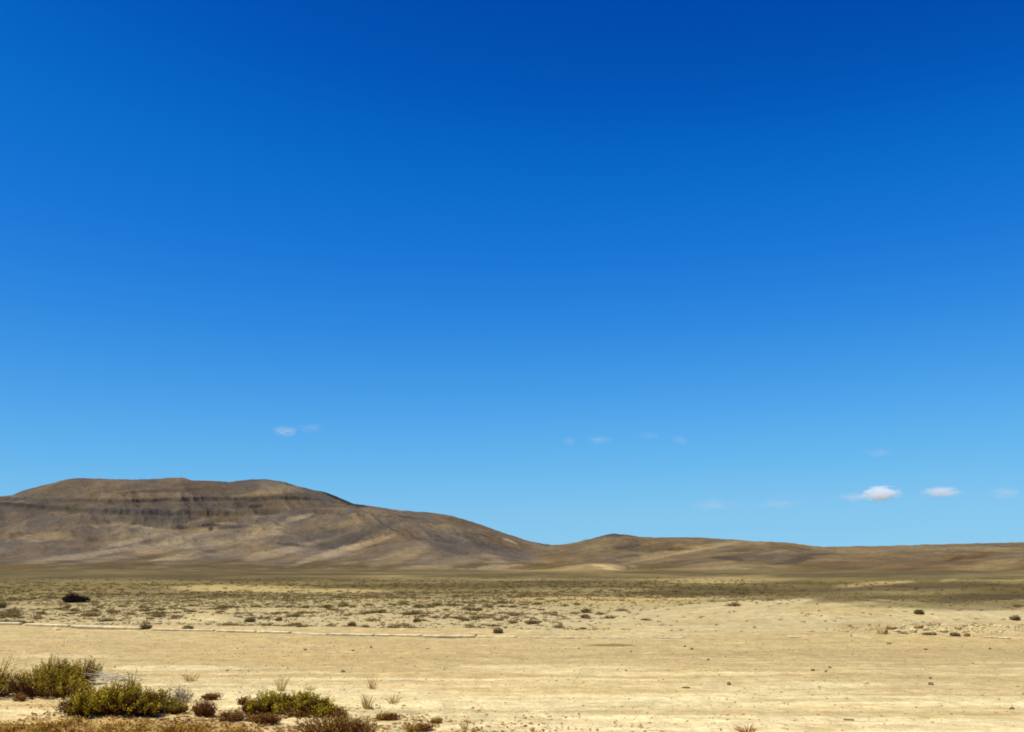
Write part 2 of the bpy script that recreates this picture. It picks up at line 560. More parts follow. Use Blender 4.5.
def hill_object(name, label, layers, az0, az1, na, patches, cliffs=(), seed=0, nrings=420, tint=(1, 1, 1), ledges=()):
    az = np.radians(np.linspace(az0, az1, na))
    rs = np.concatenate([np.linspace(layers[0][2][0] * 0.5, 3000, nrings), np.linspace(3060, 5600, 60)])
    R, A = np.meshgrid(rs, az, indexing='ij')
    x, y = R * np.sin(A), R * np.cos(A)
    h = np.full(R.shape, -30.0)
    g = np.zeros(R.shape)
    for (sd, pts, rf, rc, kw) in layers:
        # slots: rf and rc are four-point tables over the azimuth
        hl, T, gl = layer(A, R, pts, rc, rf, sd, **kw)
        edge = smooth(az0, az0 + 2, np.degrees(A)) * smooth(az1, az1 - 2, np.degrees(A))
        hl = np.where(hl > 0, hl * edge, hl)
        g = np.where(hl > h, gl, g)
        k = 3.0
        m = np.clip(0.5 + 0.5 * (hl - h) / k, 0, 1)
        h = h + (hl - h) * m + k * m * (1 - m) * 0.5
    rock = np.zeros(R.shape)
    px, py = to_px(x, y, h)
    for (pts, amp, w, x0, x1, sd) in cliffs:
        pts = np.array(pts, float)
        a, te = px_dir(pts[:, 0], pts[:, 1])
        hb = EYE + R * np.interp(A, a, te)
        hb = hb + 2.0 * fbm(x / 140, y / 140, 3, sd)
        on = smooth(x0, x0 + 30, px) * smooth(x1, x1 - 30, px) * (.25 + .75 * smooth(-.7, .0, fbm(x / 120, y / 400, 3, sd + 3)))
        q = h - hb
        st = 0.5 + 0.5 * np.tanh(q / w)
        rampv = np.clip(q / (5 * w) * 0.5 + 0.5, 0, 1)
        h = h + amp * on * (st - rampv)
        rock = np.maximum(rock, np.sqrt(on) * np.exp(-(q / (1.9 * w)) ** 2))
    h = h + 1.2 * fbm(x / 22, y / 22, 4, seed + 60) * smooth(3, 40, h)
    px, py = to_px(x, y, h)
    w = fbm(x / 130, y / 260, 4, seed + 70)
    w2 = fbm(x / 45, y / 90, 4, seed + 71)
    w3 = fbm((x + .5 * y) / 260, (y - .5 * x) / 900, 4, seed + 72)
    c = np.broadcast_to(HB, R.shape + (3,)).copy()
    c = lerp(c, HT, smooth(0.0, .55, w3 + .3 * w2) * .32)
    c = lerp(c, HG, smooth(0.05, .5, w) * .7)
    c = lerp(c, HR * .9, smooth(0.1, .5, -w) * .5)
    c = lerp(c, HT * 1.05, smooth(.72, .95, g) * .30)
    c = lerp(c, HG * .72, smooth(.55, .25, g) * .5)  # gully bottoms tinted darker, following the relief noise
    c = lerp(c, GREYB * 1.0, smooth(13, 3, h) * .85)
    fs = fbm(x / 55, y / 160, 4, seed + 74) * smooth(22, 6, h)
    c = lerp(c, HT * .8, smooth(.08, .5, fs) * .55)
    c = lerp(c, GREYB * .7, smooth(.08, .5, -fs) * .5)
    c = paint(c, px, py, patches, 0.6 * w2 + .5 * w)
    c = lerp(c, HD, np.clip(rock * (0.95 + .7 * w2), 0, 1) * .78)
    w4 = fbm(x / 16, y / 26, 3, seed + 76)
    for (cx, cy, hx, hy, ang_, cc, st) in ledges:
        ca, sa = math.cos(math.radians(ang_)), math.sin(math.radians(ang_))
        dx, dy = px - cx, py - cy
        dd = ((dx * ca - dy * sa) / hx) ** 2 + ((dx * sa + dy * ca) / hy) ** 2
        c = lerp(c, np.asarray(cc), np.clip(st * smooth(1.25, .5, dd * (1 + .6 * w4) + .28 * w4 + .12 * w2), 0, 1))
    c = c * np.array(tint)
    h = h + 3.2 * fbm(x / 150, y / 210, 4, seed + 80) * smooth(26, 6, h) * smooth(-.5, 2.5, h)
    h = np.where(h < 4, h - 1.6 * smooth(4, 1, h), h)
    V = np.stack([x, y, h], -1).reshape(-1, 3)
    o = mesh_from(name, V, grid_faces(len(rs), na), M_HILL, cols=c.reshape(-1, 3), shade=True)
    tag(o, label, None, None, 'structure')
    return o


SK_A1 = [(-420, 548), (-260, 530), (-120, 508), (-40, 500), (0, 496.5), (12, 495), (25, 490), (50, 483.5), (70, 478.7), (80, 478), (110, 479), (140, 479.5),
         (152, 479), (175, 477.4), (184, 477.6), (190, 480), (230, 481.8), (250, 479.3), (265, 479.2), (285, 482), (300, 487),
         (325, 492), (340, 498), (352, 503), (370, 512), (400, 530), (440, 552), (480, 575), (520, 590), (700, 600)]
SK_A2 = [(-60, 600), (20, 575), (70, 560), (120, 549), (170, 537), (215, 526), (250, 518), (290, 511), (325, 506), (352, 503.5), (380, 507),
         (400, 510.5), (430, 512.3), (450, 515.5), (470, 521), (490, 528), (510, 535), (530, 541.5), (545, 544), (560, 546.5),
         (600, 556), (660, 572), (720, 585)]
SK_A3 = [(180, 590), (260, 575), (320, 562), (370, 548), (400, 541), (425, 540), (460, 546), (500, 556), (560, 566), (620, 578)]
SK_B1 = [(380, 590), (440, 570), (480, 558), (520, 549), (548, 545.5), (562, 544.7), (575, 542.8), (590, 539), (604, 535.3), (614, 533.6), (626, 534.6), (640, 537),
         (660, 537.6), (690, 537.2), (710, 538.2), (740, 540), (770, 543), (820, 553), (880, 566), (960, 580)]
SK_B2 = [(520, 584), (560, 572), (610, 561), (650, 556), (690, 550), (730, 544.5), (760, 541.2), (790, 543), (815, 546), (840, 550), (880, 560), (940, 575)]
SK_B3 = [(600, 592), (680, 575), (730, 565), (770, 556), (800, 549), (830, 546.8), (860, 546.4), (880, 546.2), (920, 545), (960, 544), (1024, 542.5),
         (1100, 540), (1200, 536), (1300, 540), (1450, 556)]
SK_B4 = [(460, 592), (500, 572), (530, 566), (570, 563), (600, 563.2), (625, 566), (650, 574), (690, 588)]
SK_B5 = [(840, 590), (880, 572), (930, 562), (980, 556), (1024, 553), (1120, 549), (1250, 556)]

hill_object(
    'hill', 'broad brown flat-topped hill with dark rock ledges on the left',
    [(101, SK_A1, (1000, 1000, 1400, 1600), (2700, 2600, 2600, 2600), dict(rough=.20, sk=.55, wl=190)),
     (131, SK_A2, (900, 900, 1300, 1400), (2350, 2300, 2300, 2300), dict(rough=.22, sk=.6, wl=160)),
     (151, SK_A3, (850, 850, 1000, 1000), (1500, 1500, 1500, 1500), dict(rough=.22, sk=.6, wl=120))],
    -46, 14, 1300,
    [(100, 553, 90, 3.2, 8, HT * 1.1, .75), (45, 537, 28, 5, 6, HT, .6), (140, 536, 45, 5, 12, HT * .95, .4), (170, 543, 45, 4.5, 20, HT, .55),
     (185, 556, 26, 5, 8, HT * 1.1, .6), (200, 522, 30, 4, 20, HT, .5), (290, 549, 55, 4, 14, HT * 1.1, .7), (330, 553, 40, 4, 8, HT, .5),
     (265, 533, 30, 10, 20, HT * .95, .5), (400, 556, 30, 6, 18, HT, .6), (425, 567, 40, 3, 4, HT * 1.15, .6), (480, 571, 45, 3, 4, HT * 1.1, .7),
     (60, 567, 110, 4, 0, GREYB, .8), (130, 559, 70, 3, 5, GREYB, .6), (340, 543, 45, 6, 22, HG * .75, .6), (300, 515, 40, 5, 10, HR * .8, .5),
     (460, 541, 40, 6, -5, HB * .8, .5), (215, 524, 22, 3, 5, HD * 1.3, .6), (185, 527, 12, 2.5, 0, HD * 1.5, .6), (345, 500, 20, 4, -25, HD, .9),
     (20, 515, 40, 6, 0, HG * .8, .6), (230, 484, 90, 4, 0, HG * .85, .6), (140, 491, 90, 8, 5, HR * .9, .5), (110, 507, 150, 7, 0, HG * .66, .9), (130, 518, 150, 5, 0, HG * .75, .6), (364, 534, 42, 4, 21, HG * .62, .9), (356, 547, 40, 3.2, 17, HT * 1.1, .8), (150, 552, 95, 3.0, 8, HT, .6), (475, 545, 42, 4, -8, HG * .7, .8), (465, 559, 40, 4, 6, HT * .9, .6), (345, 524, 30, 4, 14, HT * .8, .5), (440, 527, 40, 5, -8, HT * .7, .4), (340, 497, 22, 4, -24, HD * .7, 1.35), (318, 545, 20, 3, 8, HD * 1.4, .6), (255, 500, 60, 6, 4, HG * .7, .6), (60, 522, 90, 6, 4, HG * .85, .6), (190, 489, 50, 4, 0, HG * .75, .5), (270, 492, 45, 4, 10, HT * .85, .5),
     (395, 527, 50, 7, 15, HG * .85, .5), (280, 487, 30, 4, -10, HT * .8, .5)],
    cliffs=[([(-200, 500), (0, 499.5), (45, 499.5), (130, 501), (200, 499), (270, 498), (340, 500), (500, 505)], 6, 1.6, -120, 330, 7),
            ([(-200, 503), (0, 504), (40, 507), (75, 510), (130, 512.5), (170, 512), (235, 513), (300, 511), (500, 516)], 7, 2.2, -120, 345, 17),
            ([(150, 528), (180, 527), (215, 525), (245, 526), (300, 528)], 4, 1.5, 160, 262, 27)],
    seed=200, nrings=460, tint=(.98, .98, 1.0),
    ledges=[(118, 501.3, 14, 1.1, 0, HD, .7), (154, 500.5, 25, 1.7, 3, HD * .8, .9), (192, 499.3, 14, 1.3, 0, HR * .75, .8), (249, 500, 13, 1.6, -4, HD, .85),
            (257, 506.5, 8, 1.8, 6, HD * .7, .9), (140, 512.8, 46, 2.4, 0, HD * 1.35, .85), (165, 514, 20, 1.6, 0, HD, .7), (220, 514.5, 26, 1.6, 0, HR * .6, .7),
            (60, 508.5, 22, 1.3, -6, HD, .8), (20, 504.5, 24, 1.5, -4, HD * .8, .85), (38, 507, 8, 1.4, 0, HD * .7, .8), (65, 499.5, 22, 1.0, 0, HD * 1.3, .6),
            (182, 528, 8, 1.6, 0, HD, .85), (197, 523, 7, 1.0, 6, HR * .7, .8), (211, 528.5, 2.4, 2.0, 0, HD * .7, .9), (231, 527.5, 12, 1.7, 3, HD, .85),
            (225, 523.5, 12, 1.4, 0, HT * .85, .6), (290, 544.5, 15, 1.5, -5, HD * 1.2, .8), (337, 497.5, 17, 2.2, -23, HD * .55, .95),
            (327, 507, 28, 1.1, 3, HR * .75, .7), (132, 541, 34, 2.6, 13, HT * .95, .6), (170, 558, 26, 2.0, 9, HT * 1.05, .65), (262, 532, 28, 3, 22, HT * .9, .5),
            (300, 517, 14, 2.2, 8, HT, .6), (330, 553, 46, 2.6, 17, HT * 1.1, .6), (400, 517, 26, 1.4, -4, HG * .6, .6), (440, 541, 20, 1.6, -6, HD * 1.5, .6),
            (208, 552, 12, 2.4, 10, HG * .8, .6), (470, 533, 14, 1.2, -12, HG * .6, .5), (376, 530, 26, 1.6, 20, HD * 1.5, .55), (160, 491, 60, 1.5, 2, HG * .65, .5),
            (220, 489, 26, 1.3, 5, HR * .7, .6), (480, 568, 40, 2.2, 3, HT * 1.1, .6), (510, 541, 8, 1.0, -20, HT * 1.2, .7)])

hill_object(
    'hill_range', 'low rolling brown hills with tan soil patches on the right',
    [(301, SK_B1, (1000, 1000, 1000, 1000), (2250, 2250, 2250, 2250), dict(rough=.18, sk=.5, wl=150)),
     (321, SK_B2, (850, 850, 850, 850), (1750, 1750, 1750, 1750), dict(rough=.20, sk=.6, wl=120)),
     (341, SK_B3, (650, 650, 650, 650), (1900, 1900, 1900, 1900), dict(rough=.20, sk=.55, wl=130)),
     (361, SK_B4, (620, 620, 620, 620), (950, 950, 950, 950), dict(rough=.10, sk=.5, wl=80)),
     (381, SK_B5, (500, 500, 500, 500), (1300, 1300, 1300, 1300), dict(rough=.22, sk=.5, wl=110))],
    -10, 46, 1250,
    [(565, 569, 60, 4.5, 3, HT * 1.05, .8), (605, 566, 22, 2, -4, HT * 1.35, .7), (690, 549, 85, 2.6, 9, HT * .95, .7), (745, 543, 35, 3, 5, HT * .9, .6),
     (700, 568, 60, 4, 6, HT * .9, .6), (770, 578, 35, 6, 12, HT, .6), (795, 558, 30, 3.5, 12, HB * .55, .7), (735, 556, 22, 2.5, 4, HB * .5, .7), (665, 549, 20, 2.2, 8, HB * .5, .7), (625, 545, 16, 2.4, 10, HB * .5, .7), (690, 561, 40, 3, 4, HB * .7, .6), (825, 553, 22, 2, 6, HB * .6, .7), (972, 556, 26, 2.4, 8, np.array((.10, .055, .022)), .75), (900, 566, 120, 6, 4, HB * .85, .5), (905, 552, 60, 3, 3, HT * .6, .4), (860, 572, 20, 2, 0, HT * .9, .5), (960, 558, 20, 3.5, 8, HR * .6, .7),  # small dark entries mark gullies
     (600, 552, 60, 4, 5, HB * .75, .6), (650, 547, 40, 3, 8, HG * .8, .5), (614, 536, 14, 2, 0, HD * 2, .6), (860, 575, 60, 3, 4, HR * .85, .5),
     (870, 570, 30, 3, 6, HT * .9, .5), (900, 590, 120, 5, 2, OLIVE * .75, .7), (680, 588, 120, 5, 0, OLIVE * .8, .7),
     (690, 553, 60, 3, 7, HT * .8, .5), (760, 566, 50, 3, 5, HT * .85, .5), (940, 549, 60, 2.5, 2, HT * .75, .5), (990, 566, 50, 4, 6, HT * .8, .6), (865, 581, 52, 3.4, 4, HT * 1.05, .75), (955, 578, 22, 2.6, 3, HT, .6)],
    ledges=[(792, 561, 24, 2.0, 8, HD * 1.2, .8), (818, 554.5, 17, 1.2, 5, HD * 1.3, .7), (955, 558.5, 9, 2.0, 14, np.array((.075, .038, .016)), .85),  # first two entries darken the lines of a gully
            (976, 557, 11, 1.4, 6, np.array((.08, .042, .018)), .8), (885, 573.5, 9, 1.6, 10, HT * 1.5, .6), (728, 558.5, 17, 1.7, -2, HD, .85),
            (627, 547, 13, 1.5, 8, HD, .8), (678, 549.5, 12, 1.2, 4, HD * 1.1, .75), (632, 556, 10, 1.2, 4, HD * 1.3, .6), (700, 549.5, 46, 1.3, 11, HT * .95, .7),
            (650, 558.5, 36, 1.2, 10, HT * .85, .6), (565, 570.5, 60, 4.2, 3, HT * 1.05, .8), (605, 567, 16, 1.2, -9, HT * 1.55, .8), (690, 571, 60, 2.4, 3, HT * .95, .6),
            (614, 535.5, 10, 1.4, 0, HD * 1.1, .7), (860, 551, 30, 2.2, 0, HT * .7, .5), (920, 566, 50, 2.2, 4, HR * .8, .5), (1000, 562, 26, 3, 8, HT * .75, .6),
            (850, 566, 50, 3, 4, HR * .95, .5), (780, 578, 12, 2.4, 8, HT * 1.0, .7), (775, 552, 16, 1.2, 8, HT * .8, .6), (1010, 549, 20, 1.5, 3, HT * .7, .5)],
    seed=400, nrings=430, tint=(1.10, 1.05, .86))


# ------------------------------------------------------------------ shrubs
def shrub_arrays(lobes, n_stem, n_leaf, llen, lw, palette, seed, leaf_lo=.14, up=.5, spread=.75, wisp=0.0):
    """lobes: (cx, cy, rx, ry, h). Returns foliage verts/faces/cols and stem verts/faces."""
    rg = np.random.default_rng(seed)
    L = np.array(lobes, float)
    wgt = L[:, 2] * L[:, 3] * (0.4 + L[:, 4])
    pick = rg.choice(len(L), n_stem, p=wgt / wgt.sum())
    l = L[pick]
    rho = np.sqrt(rg.random(n_stem))
    th = rg.random(n_stem) * 2 * math.pi
    ex, ey = np.cos(th) * rho, np.sin(th) * rho
    base = np.stack([l[:, 0] + ex * l[:, 2] * .5, l[:, 1] + ey * l[:, 3] * .5, np.full(n_stem, -.01)], -1)
    hh = l[:, 4] * np.sqrt(np.clip(1 - .82 * rho ** 2, 0, 1)) * rg.uniform(.58, 1.05, n_stem)
    if wisp > 0:
        hh = np.where(rg.random(n_stem) < wisp, hh * rg.uniform(1.1, 1.4, n_stem), hh)
    tip = np.stack([l[:, 0] + ex * l[:, 2] * 1.0 + rg.normal(0, .04, n_stem) * l[:, 2],
                    l[:, 1] + ey * l[:, 3] * 1.0 + rg.normal(0, .04, n_stem) * l[:, 3], hh], -1)
    ctl = base * .55 + tip * .45
    ctl[:, 2] = hh * rg.uniform(.30, .55, n_stem)
    clump = fbm(tip[:, 0] * 5, tip[:, 1] * 5 + tip[:, 2] * 4, 3, seed)

    def cur(t):
        t = t[..., None]
        return base[:, None] * (1 - t) ** 2 + ctl[:, None] * 2 * t * (1 - t) + tip[:, None] * t * t
    t = leaf_lo + (1 - leaf_lo) * rg.random((n_stem, n_leaf)) ** .75
    p = cur(t)
    tang = cur(np.clip(t + .04, 0, 1.04)) - p
    tang /= np.linalg.norm(tang, axis=-1, keepdims=True) + 1e-9
    rd = rg.normal(size=p.shape)
    rd /= np.linalg.norm(rd, axis=-1, keepdims=True)
    d = tang * up + rd * spread + np.array((0, 0, .25))
    d /= np.linalg.norm(d, axis=-1, keepdims=True)
    p = p + rg.normal(0, .012, p.shape) * (llen / .03)
    p[..., 2] = np.maximum(p[..., 2], .004)
    rd2 = rg.normal(size=p.shape)
    side = np.cross(d, rd2)
    side /= np.linalg.norm(side, axis=-1, keepdims=True) + 1e-9
    ln = llen * rg.uniform(.6, 1.3, t.shape)[..., None]
    ww = lw * rg.uniform(.7, 1.3, t.shape)[..., None]
    q0, q1 = p, p + d * ln * .5 + side * ww * .5
    q2, q3 = p + d * ln, p + d * ln * .5 - side * ww * .5
    V = np.stack([q0, q1, q2, q3], 2).reshape(-1, 3)
    n = n_stem * n_leaf
    Fc = np.arange(n * 4).reshape(n, 4)
    pal = np.array(palette)
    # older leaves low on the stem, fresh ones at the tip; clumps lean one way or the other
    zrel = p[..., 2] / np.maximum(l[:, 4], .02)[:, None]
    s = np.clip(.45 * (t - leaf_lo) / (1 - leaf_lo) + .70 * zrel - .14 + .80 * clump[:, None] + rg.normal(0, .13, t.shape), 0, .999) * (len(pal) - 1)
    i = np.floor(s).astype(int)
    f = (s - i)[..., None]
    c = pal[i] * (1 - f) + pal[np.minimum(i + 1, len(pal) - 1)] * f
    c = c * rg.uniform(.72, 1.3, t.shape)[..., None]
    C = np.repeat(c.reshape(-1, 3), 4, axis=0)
    # stems: three-sided tubes
    ts = np.linspace(0, 1, 5)
    sp = cur(np.broadcast_to(ts, (n_stem, 5)))
    rad = np.array([.006, .005, .004, .003, .0015]) * min(1.0, max(.35, L[:, 4].max() / .5))
    an = np.arange(3) * 2 * math.pi / 3
    ring = np.stack([np.cos(an), np.sin(an), 0 * an], -1)
    SV = (sp[:, :, None, :] + ring[None, None] * rad[None, :, None, None]).reshape(-1, 3)
    b = (np.arange(n_stem) * 15)[:, None, None] + (np.arange(4) * 3)[None, :, None]
    k = np.arange(3)[None, None, :]
    k2 = (k + 1) % 3
    SF = np.stack([b + k, b + k2, b + 3 + k2, b + 3 + k], -1).reshape(-1, 4)
    return V, Fc, C, SV, SF


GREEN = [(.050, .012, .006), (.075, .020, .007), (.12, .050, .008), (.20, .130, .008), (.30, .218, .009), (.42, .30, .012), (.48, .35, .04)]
OCHRE = [(.10, .036, .014), (.20, .105, .02), (.29, .20, .024), (.36, .26, .04)]
MAROON = [(.09, .028, .009), (.17, .065, .014), (.26, .120, .026), (.33, .185, .042)]
RUST = [(.12, .042, .012), (.21, .092, .02), (.31, .16, .035), (.38, .23, .05)]


def px_size(px, py):
    x, y, z = gpt(px, py)
    return math.hypot(x, y) / F * 1.0 / math.cos(math.atan2(x, y)) ** 0 * 1.0


def shrub(name, label, cx, cy, wpx, hpx, palette, seed, n_stem, n_leaf, cat='shrub', lobes=None, group=None,
          llen=.025, lw=.009, stem_mat=None, depth=.8, **kw):
    """cx, cy: pixel of the middle of its foot; wpx, hpx: its size in the photo"""
    x, y, z = gpt(cx, cy)
    s = math.hypot(math.hypot(x, y), EYE) / F
    w, h = wpx * s, hpx * s
    root = empty(name, (x, y, z))
    tag(root, label, cat, group)
    if lobes is None:
        lobes = [(0, 0, .5, .5 * depth, 1)]
    L = [(a * w, b * w, c * w, d * w, e * h) for a, b, c, d, e in lobes]
    V, Fc, C, SV, SF = shrub_arrays(L, n_stem, n_leaf, llen, lw, palette, seed, **kw)
    for arr in (V, SV):
        arr[:, 2] += ground_h(arr[:, 0] + x, arr[:, 1] + y) - z
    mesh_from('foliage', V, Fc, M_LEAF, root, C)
    mesh_from('stem', SV, SF, stem_mat or M_STEM, root, shade=True)
    return root


# --- the foreground shrubs, left to right
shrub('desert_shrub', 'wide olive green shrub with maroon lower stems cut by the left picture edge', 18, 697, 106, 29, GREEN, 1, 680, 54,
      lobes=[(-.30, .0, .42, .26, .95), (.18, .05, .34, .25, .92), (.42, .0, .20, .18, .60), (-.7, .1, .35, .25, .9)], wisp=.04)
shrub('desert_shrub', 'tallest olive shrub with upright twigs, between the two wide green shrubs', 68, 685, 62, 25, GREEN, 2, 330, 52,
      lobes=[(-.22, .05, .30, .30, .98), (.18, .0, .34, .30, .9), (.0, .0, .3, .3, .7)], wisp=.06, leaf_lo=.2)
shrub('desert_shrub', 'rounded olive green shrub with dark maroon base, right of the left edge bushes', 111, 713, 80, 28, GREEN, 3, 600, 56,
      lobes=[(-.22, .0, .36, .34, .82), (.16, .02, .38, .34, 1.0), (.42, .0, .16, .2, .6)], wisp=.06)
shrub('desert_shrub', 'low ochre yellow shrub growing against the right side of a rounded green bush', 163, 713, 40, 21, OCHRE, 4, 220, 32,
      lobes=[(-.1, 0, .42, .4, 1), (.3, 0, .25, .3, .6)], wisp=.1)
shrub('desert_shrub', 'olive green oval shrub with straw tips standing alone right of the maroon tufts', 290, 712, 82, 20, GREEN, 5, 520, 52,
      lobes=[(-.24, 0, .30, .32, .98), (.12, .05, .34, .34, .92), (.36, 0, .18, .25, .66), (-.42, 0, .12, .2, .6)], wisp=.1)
shrub('dry_shrub', 'grey brown twiggy shrub behind the ochre yellow bush', 181, 702, 24, 16, [(.12, .07, .04), (.22, .16, .10)], 6, 90, 8, cat='dry shrub', stem_mat=M_GREY,
      llen=.03, lw=.006)
low = [
    ('round maroon tuft on pale sand right of the ochre yellow shrub', 204, 717, 23, 16, MAROON, 150),
    ('flat maroon tuft behind the round maroon one', 212, 700, 20, 7, MAROON, 80),
    ('wide thin maroon tuft between the round one and the oval green shrub', 231, 721, 26, 10, MAROON, 100),
    ('small dark maroon tuft touching the left foot of the oval green shrub', 243, 705, 10, 8, MAROON, 50),
    ('maroon tuft in front of the left half of the oval green shrub', 266, 724, 34, 10, MAROON, 140),
    ('slim rust coloured tuft at the front foot of the oval green shrub', 297, 716, 26, 6, RUST, 70),
    ('broad rust and olive shrub at the bottom edge before the oval green shrub', 336, 737, 82, 22, [(.09, .03, .009), (.18, .07, .014), (.27, .135, .020), (.33, .20, .03)], 330),
    ('small maroon tuft on the right rim of the broad rust shrub', 338, 717, 19, 9, MAROON, 70),
    ('flat rust brown cushion plant alone on pale sand', 387, 720, 25, 6, RUST, 110),
    ('thin crescent of rust brown plants at the bottom edge, right of the cushion', 419, 731, 32, 7, RUST, 100),
    ('tiny rust sprig right of the crescent of rust plants', 436, 723, 10, 4, RUST, 30),
    ('dark tuft half hidden under the right end of the wide shrub at the left edge', 19, 701, 12, 6, MAROON, 50),
    ('flat reddish tuft right of the wide thin maroon tuft, near the bottom', 251, 721, 14, 5, MAROON, 45),
]
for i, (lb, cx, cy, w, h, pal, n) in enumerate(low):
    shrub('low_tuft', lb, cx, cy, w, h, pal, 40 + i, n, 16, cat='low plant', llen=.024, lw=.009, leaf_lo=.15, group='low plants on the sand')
# creeping ochre plants along the bottom left edge
for i, (lb, cx, cy, w, h) in enumerate([
        ('patch of creeping ochre plants in the bottom left corner', 10, 733, 60, 9),
        ('creeping ochre plants at the bottom edge below the wide left shrub', 62, 729, 66, 10),
        ('creeping ochre plants at the bottom edge below the rounded green shrub', 122, 732, 70, 9),
        ('creeping rust plants at the bottom edge below the ochre yellow shrub', 182, 734, 56, 10),
        ('creeping rust plants at the bottom edge below the maroon tufts', 240, 737, 44, 9)]):
    shrub('creeping_plant', lb, cx, cy, w, h * .8, [(.21, .088, .010), (.33, .165, .014), (.44, .255, .026), (.52, .345, .065)], 70 + i, 130, 14, cat='creeping plant', llen=.024, lw=.008,
          leaf_lo=.1, group='creeping plants at the bottom edge', depth=.7)


def grass_tuft(name, label, cx, cy, w, h, n, seed, mat=M_DRY, cat='dry grass', lean=.35):
    x, y, z = gpt(cx, cy)
    s = math.hypot(math.hypot(x, y), EYE) / F
    rg = np.random.default_rng(seed)
    W, Hh = w * s, h * s
    V, Fc = [], []
    for i in range(n):
        a = rg.random() * 6.283
        q = rg.random() ** .6
        b = np.array((math.cos(a) * q * W * .18, math.sin(a) * q * W * .18, -.01))
        hh = Hh * rg.uniform(.45, 1.05)
        t = b + np.array((math.cos(a) * q * W * .5, math.sin(a) * q * W * .5, hh))
        m = (b + t) / 2 + np.array((0, 0, hh * .15))
        u = rg.normal(size=3)
        u = np.cross(u, t - b)
        u /= np.linalg.norm(u)
        k = len(V)
        for pnt, r_ in ((b, .004), (m, .0032), (t, .001)):
            V += [pnt - u * r_, pnt + u * r_]
        Fc += [(k, k + 1, k + 3, k + 2), (k + 2, k + 3, k + 5, k + 4)]
    o = mesh_from(name, V, Fc, mat)
    o.location = (x, y, z)
    tag(o, label, cat, 'dry tufts on the sand')
    return o


for i, (lb, cx, cy, w, h, n, m) in enumerate([
        ('dry twiggy tuft on the sand right of the oval green shrub', 367, 709, 14, 15, 60, M_DRY),
        ('sparse straw tuft just right of the dry twiggy tuft', 393, 703, 18, 9, 45, M_DRY),
        ('faint straw tuft standing behind the other straw tufts', 372, 689, 13, 12, 34, M_DRY),
        ('straw tuft on the pale track above the maroon tufts', 191, 681, 18, 8, 50, M_DRY),
        ('thin dry sprig at the bottom edge right of the rust crescent', 465, 730, 12, 9, 30, M_DRY),
        ('rusty upright tuft cut by the bottom edge in the right half', 747, 735, 20, 11, 70, M_RUSTY),
        ('pale straw tuft rising behind the left end of the oval green shrub', 281, 691, 18, 15, 50, M_DRY),
        ('low straw tuft behind the right end of the oval green shrub', 311, 690, 16, 5, 40, M_DRY)]):
    grass_tuft('dry_tuft', lb, cx, cy, w, h, n, 200 + i, m)

# dead grey branches lying in the shrubs
x, y, z = gpt(106, 691)
V, Fc = [], []
rg = np.random.default_rng(5)
for i in range(60):
    a = rg.uniform(-.5, .5) + (math.pi if rg.random() < .55 else 0)
    L_ = rg.uniform(.12, .34)
    p = np.array((rg.uniform(-.12, .38), rg.uniform(-.1, .2), rg.uniform(.10, .22)))
    t = p + np.array((math.cos(a) * L_, math.sin(a) * L_ * .6, rg.uniform(-.03, .09) + (.03 if math.cos(a) < 0 else -.05)))
    u = np.cross(t - p, rg.normal(size=3))
    u /= np.linalg.norm(u)
    v = np.cross(t - p, u)
    v /= np.linalg.norm(v)
    k = len(V)
    for pnt, r_ in ((p, .006), (t, .002)):
        V += [pnt + u * r_, pnt - .5 * u * r_ + .87 * v * r_, pnt - .5 * u * r_ - .87 * v * r_]
    Fc += [(k + j, k + (j + 1) % 3, k + 3 + (j + 1) % 3, k + 3 + j) for j in range(3)]
o = mesh_from('dead_branch', V, Fc, M_GREY)
o.location = (x, y, z)
tag(o, 'bleached grey dead branches lying over the shrub between the two green bushes', 'dead branches')


# ------------------------------------------------------------------ scrub on the plain beyond the kerb
def kerb_y(x):
    return np.where(np.asarray(x) > 2, 27.0, np.maximum(30.4 - 0.21 * (np.asarray(x) + 14), 25.3))


GREYGREEN = [(.13, .084, .036), (.185, .128, .050), (.245, .176, .070), (.31, .23, .092)]
OLIVEP = [(.11, .075, .024), (.165, .123, .036), (.225, .172, .05)]
var_mesh = []
for i in range(10):
    pal = GREYGREEN if i % 3 else OLIVEP
    lob = [(0, 0, .5, .45, 1.0), (rng.uniform(-.5, .5), rng.uniform(-.2, .2), .35, .3, rng.uniform(.5, .8)),
           (rng.uniform(-.7, .7), rng.uniform(-.3, .3), .3, .25, rng.uniform(.35, .7))]
    L = [(a * .55, b * .55, c * .6, d * .6, e * .26) for a, b, c, d, e in lob]
    V, Fc, C, SV, SF = shrub_arrays(L, 70, 9, .055, .024, pal, 300 + i, leaf_lo=.1, up=.4, spread=.8)
    ob = mesh_from('scrub_bush', V, Fc, M_LEAF, None, C, link=False)
    var_mesh.append(ob.data)
    bpy.data.objects.remove(ob)


def cover(x, y):
    """how thickly scrub grows at a place, 0..1"""
    n = fbm(x * .16, y * .13, 3, 77)
    n2 = fbm(x * .5, y * .5, 2, 78)
    px, py = to_px(x, y, 0 * x)
    c = .55 + .65 * n + .4 * n2
    c = c * smooth(-.2, 1.2, y - kerb_y(x))
    right = smooth(500, 640, px)
    c = c * (1 - .9 * right * smooth(75, 45, y))
    c = np.where((px > 640) & (y < 32), c * .15, c)
    c = c + .25 * smooth(45, 80, y)
    c = c * (1 - .75 * smooth(720, 800, px) * smooth(604, 598, py))
    for (cx, cy, hx, hy, cc, st) in GP:
        if cc[0] > .4 and 570 < cy < 640:
            c = c * (1 - .9 * st * smooth(1.3, .5, ((px - cx) / hx) ** 2 + ((py - cy) / hy) ** 2))
    return np.clip(c, 0, 1)


